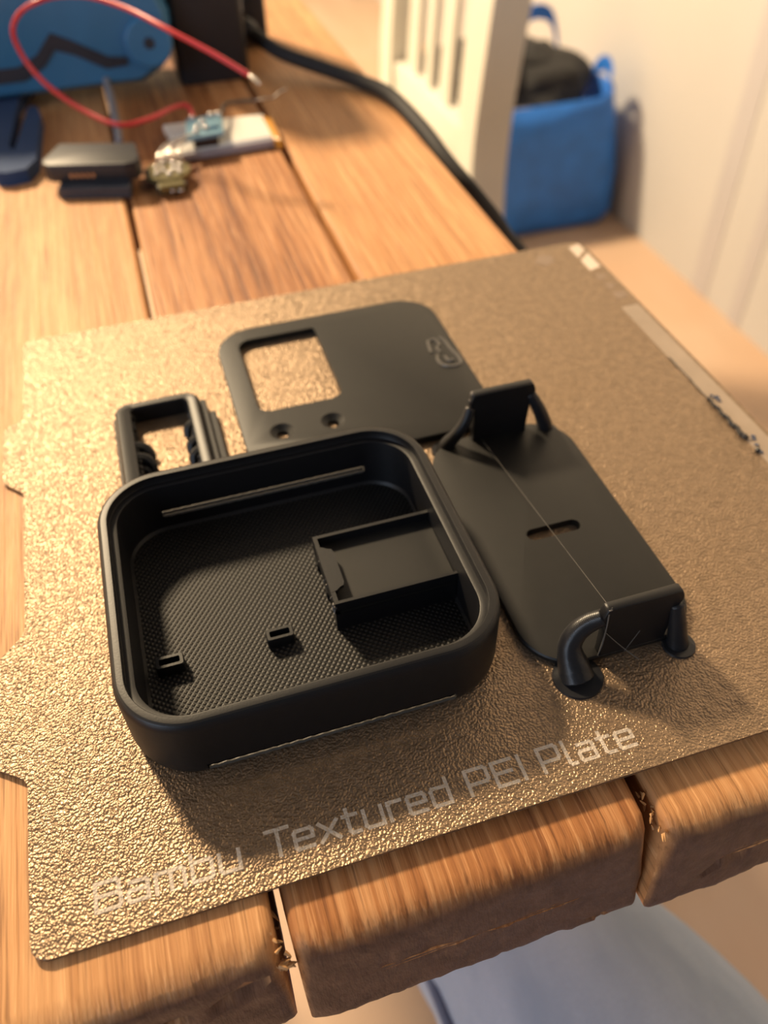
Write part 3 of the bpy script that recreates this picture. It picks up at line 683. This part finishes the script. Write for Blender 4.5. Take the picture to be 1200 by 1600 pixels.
rs += [bagring(.571, .979, 1.474, 1.709, .03, .286, .03, 4), bagring(.576, .972, 1.48, 1.70, .03, .20, .0, 4)]
loft(b, rs, True, True); obj('body', b, M_BAG, bg_, smooth=True)
for y in (1.49, 1.695):
    b = bmesh.new(); c = catmull([(.84, y, .24), (.85, y+.005, .33), (.89, y+.01, .37), (.935, y+.01, .365), (.955, y+.005, .32), (.965, y, .24)] if y > 1.6 else [(.962, y+.02, .22), (.975, y+.0, .29), (.982, y+.03, .318), (.978, y+.07, .30), (.966, y+.10, .22)], 6)
    loft(b, [[p+Vector(d) for d in ((0,-.002,-.014),(0,.002,-.014),(0,.002,.014),(0,-.002,.014))] for p in c]); obj('handle', b, M_BAG, bg_, autosmooth=40)
b = bmesh.new()
blob(b, (.865, 1.575, .28), .1, 4, (.98, .92, .62), .25, 2.2)
blob(b, (.83, 1.60, .315), .07, 4, (1.0, 1.0, .62), .25, 2.6)
blob(b, (.71, 1.585, .30), .10, 4, (1.1, .9, .75), .25, 2.2)
cl = obj('black_cloth', b, M_CLOTH, smooth=True); tagp(cl, 'bundle of black cloth stuffed in the top of the blue bag', 'cloth')
b = bmesh.new(); blob(b, (.815, 1.505, .25), .045, 3, (1.0, .35, .5), .2, 2.0)
tagp(obj('tan_paper', b, plain('tan paper', (.62,.48,.34), .8), smooth=True), 'crumpled tan paper between the black cloth and the blue bag front', 'paper')

# ------------------------------------------------------------------ seated person's leg in jeans under the table end
pj = bmesh.new()
ctube(pj, [(.205, -.40, .52), (.178, -.25, .53), (.156, -.12, .54), (.135, -.02, .545), (.120, .03, .545), (.117, .06, .532), (.120, .085, .49), (.140, .095, .40), (.170, .10, .28), (.188, .105, .16), (.194, .11, .09)],
      [.080, .073, .065, .055, .043, .044, .046, .048, .048, .046, .044], 6, 24)
person = obj('person', pj, M_DENIM, smooth=True); tagp(person, "seated person's leg in pale blue jeans below the front end of the table", 'person')
b = bmesh.new(); ctube(b, [(.252, -.25, .548), (.222, -.12, .553), (.189, -.02, .556), (.162, .03, .553), (.150, .052, .540)], [.0028]*2, 6, 8); tagp(obj('side_seam', b, M_SEAMD, person, smooth=True), 'darker stitched side seam')
b = bmesh.new(); ctube(b, [(.094, -.12, .56), (.083, -.02, .563), (.0795, .03, .556), (.079, .055, .530)], [.0022]*2, 6, 8); tagp(obj('side_seam', b, M_SEAMD, person, smooth=True), 'darker stitched side seam')
b = bmesh.new(); ctube(b, [(.196, .105, .10), (.198, .11, .06), (.201, .125, .045), (.208, .19, .04), (.216, .27, .032), (.219, .30, .024)], [.042, .046, .045, .043, .036, .022], 6, 18)
for v in b.verts: v.co.z = max(v.co.z, .001)
obj('shoe', b, M_SHOE, person, smooth=True)
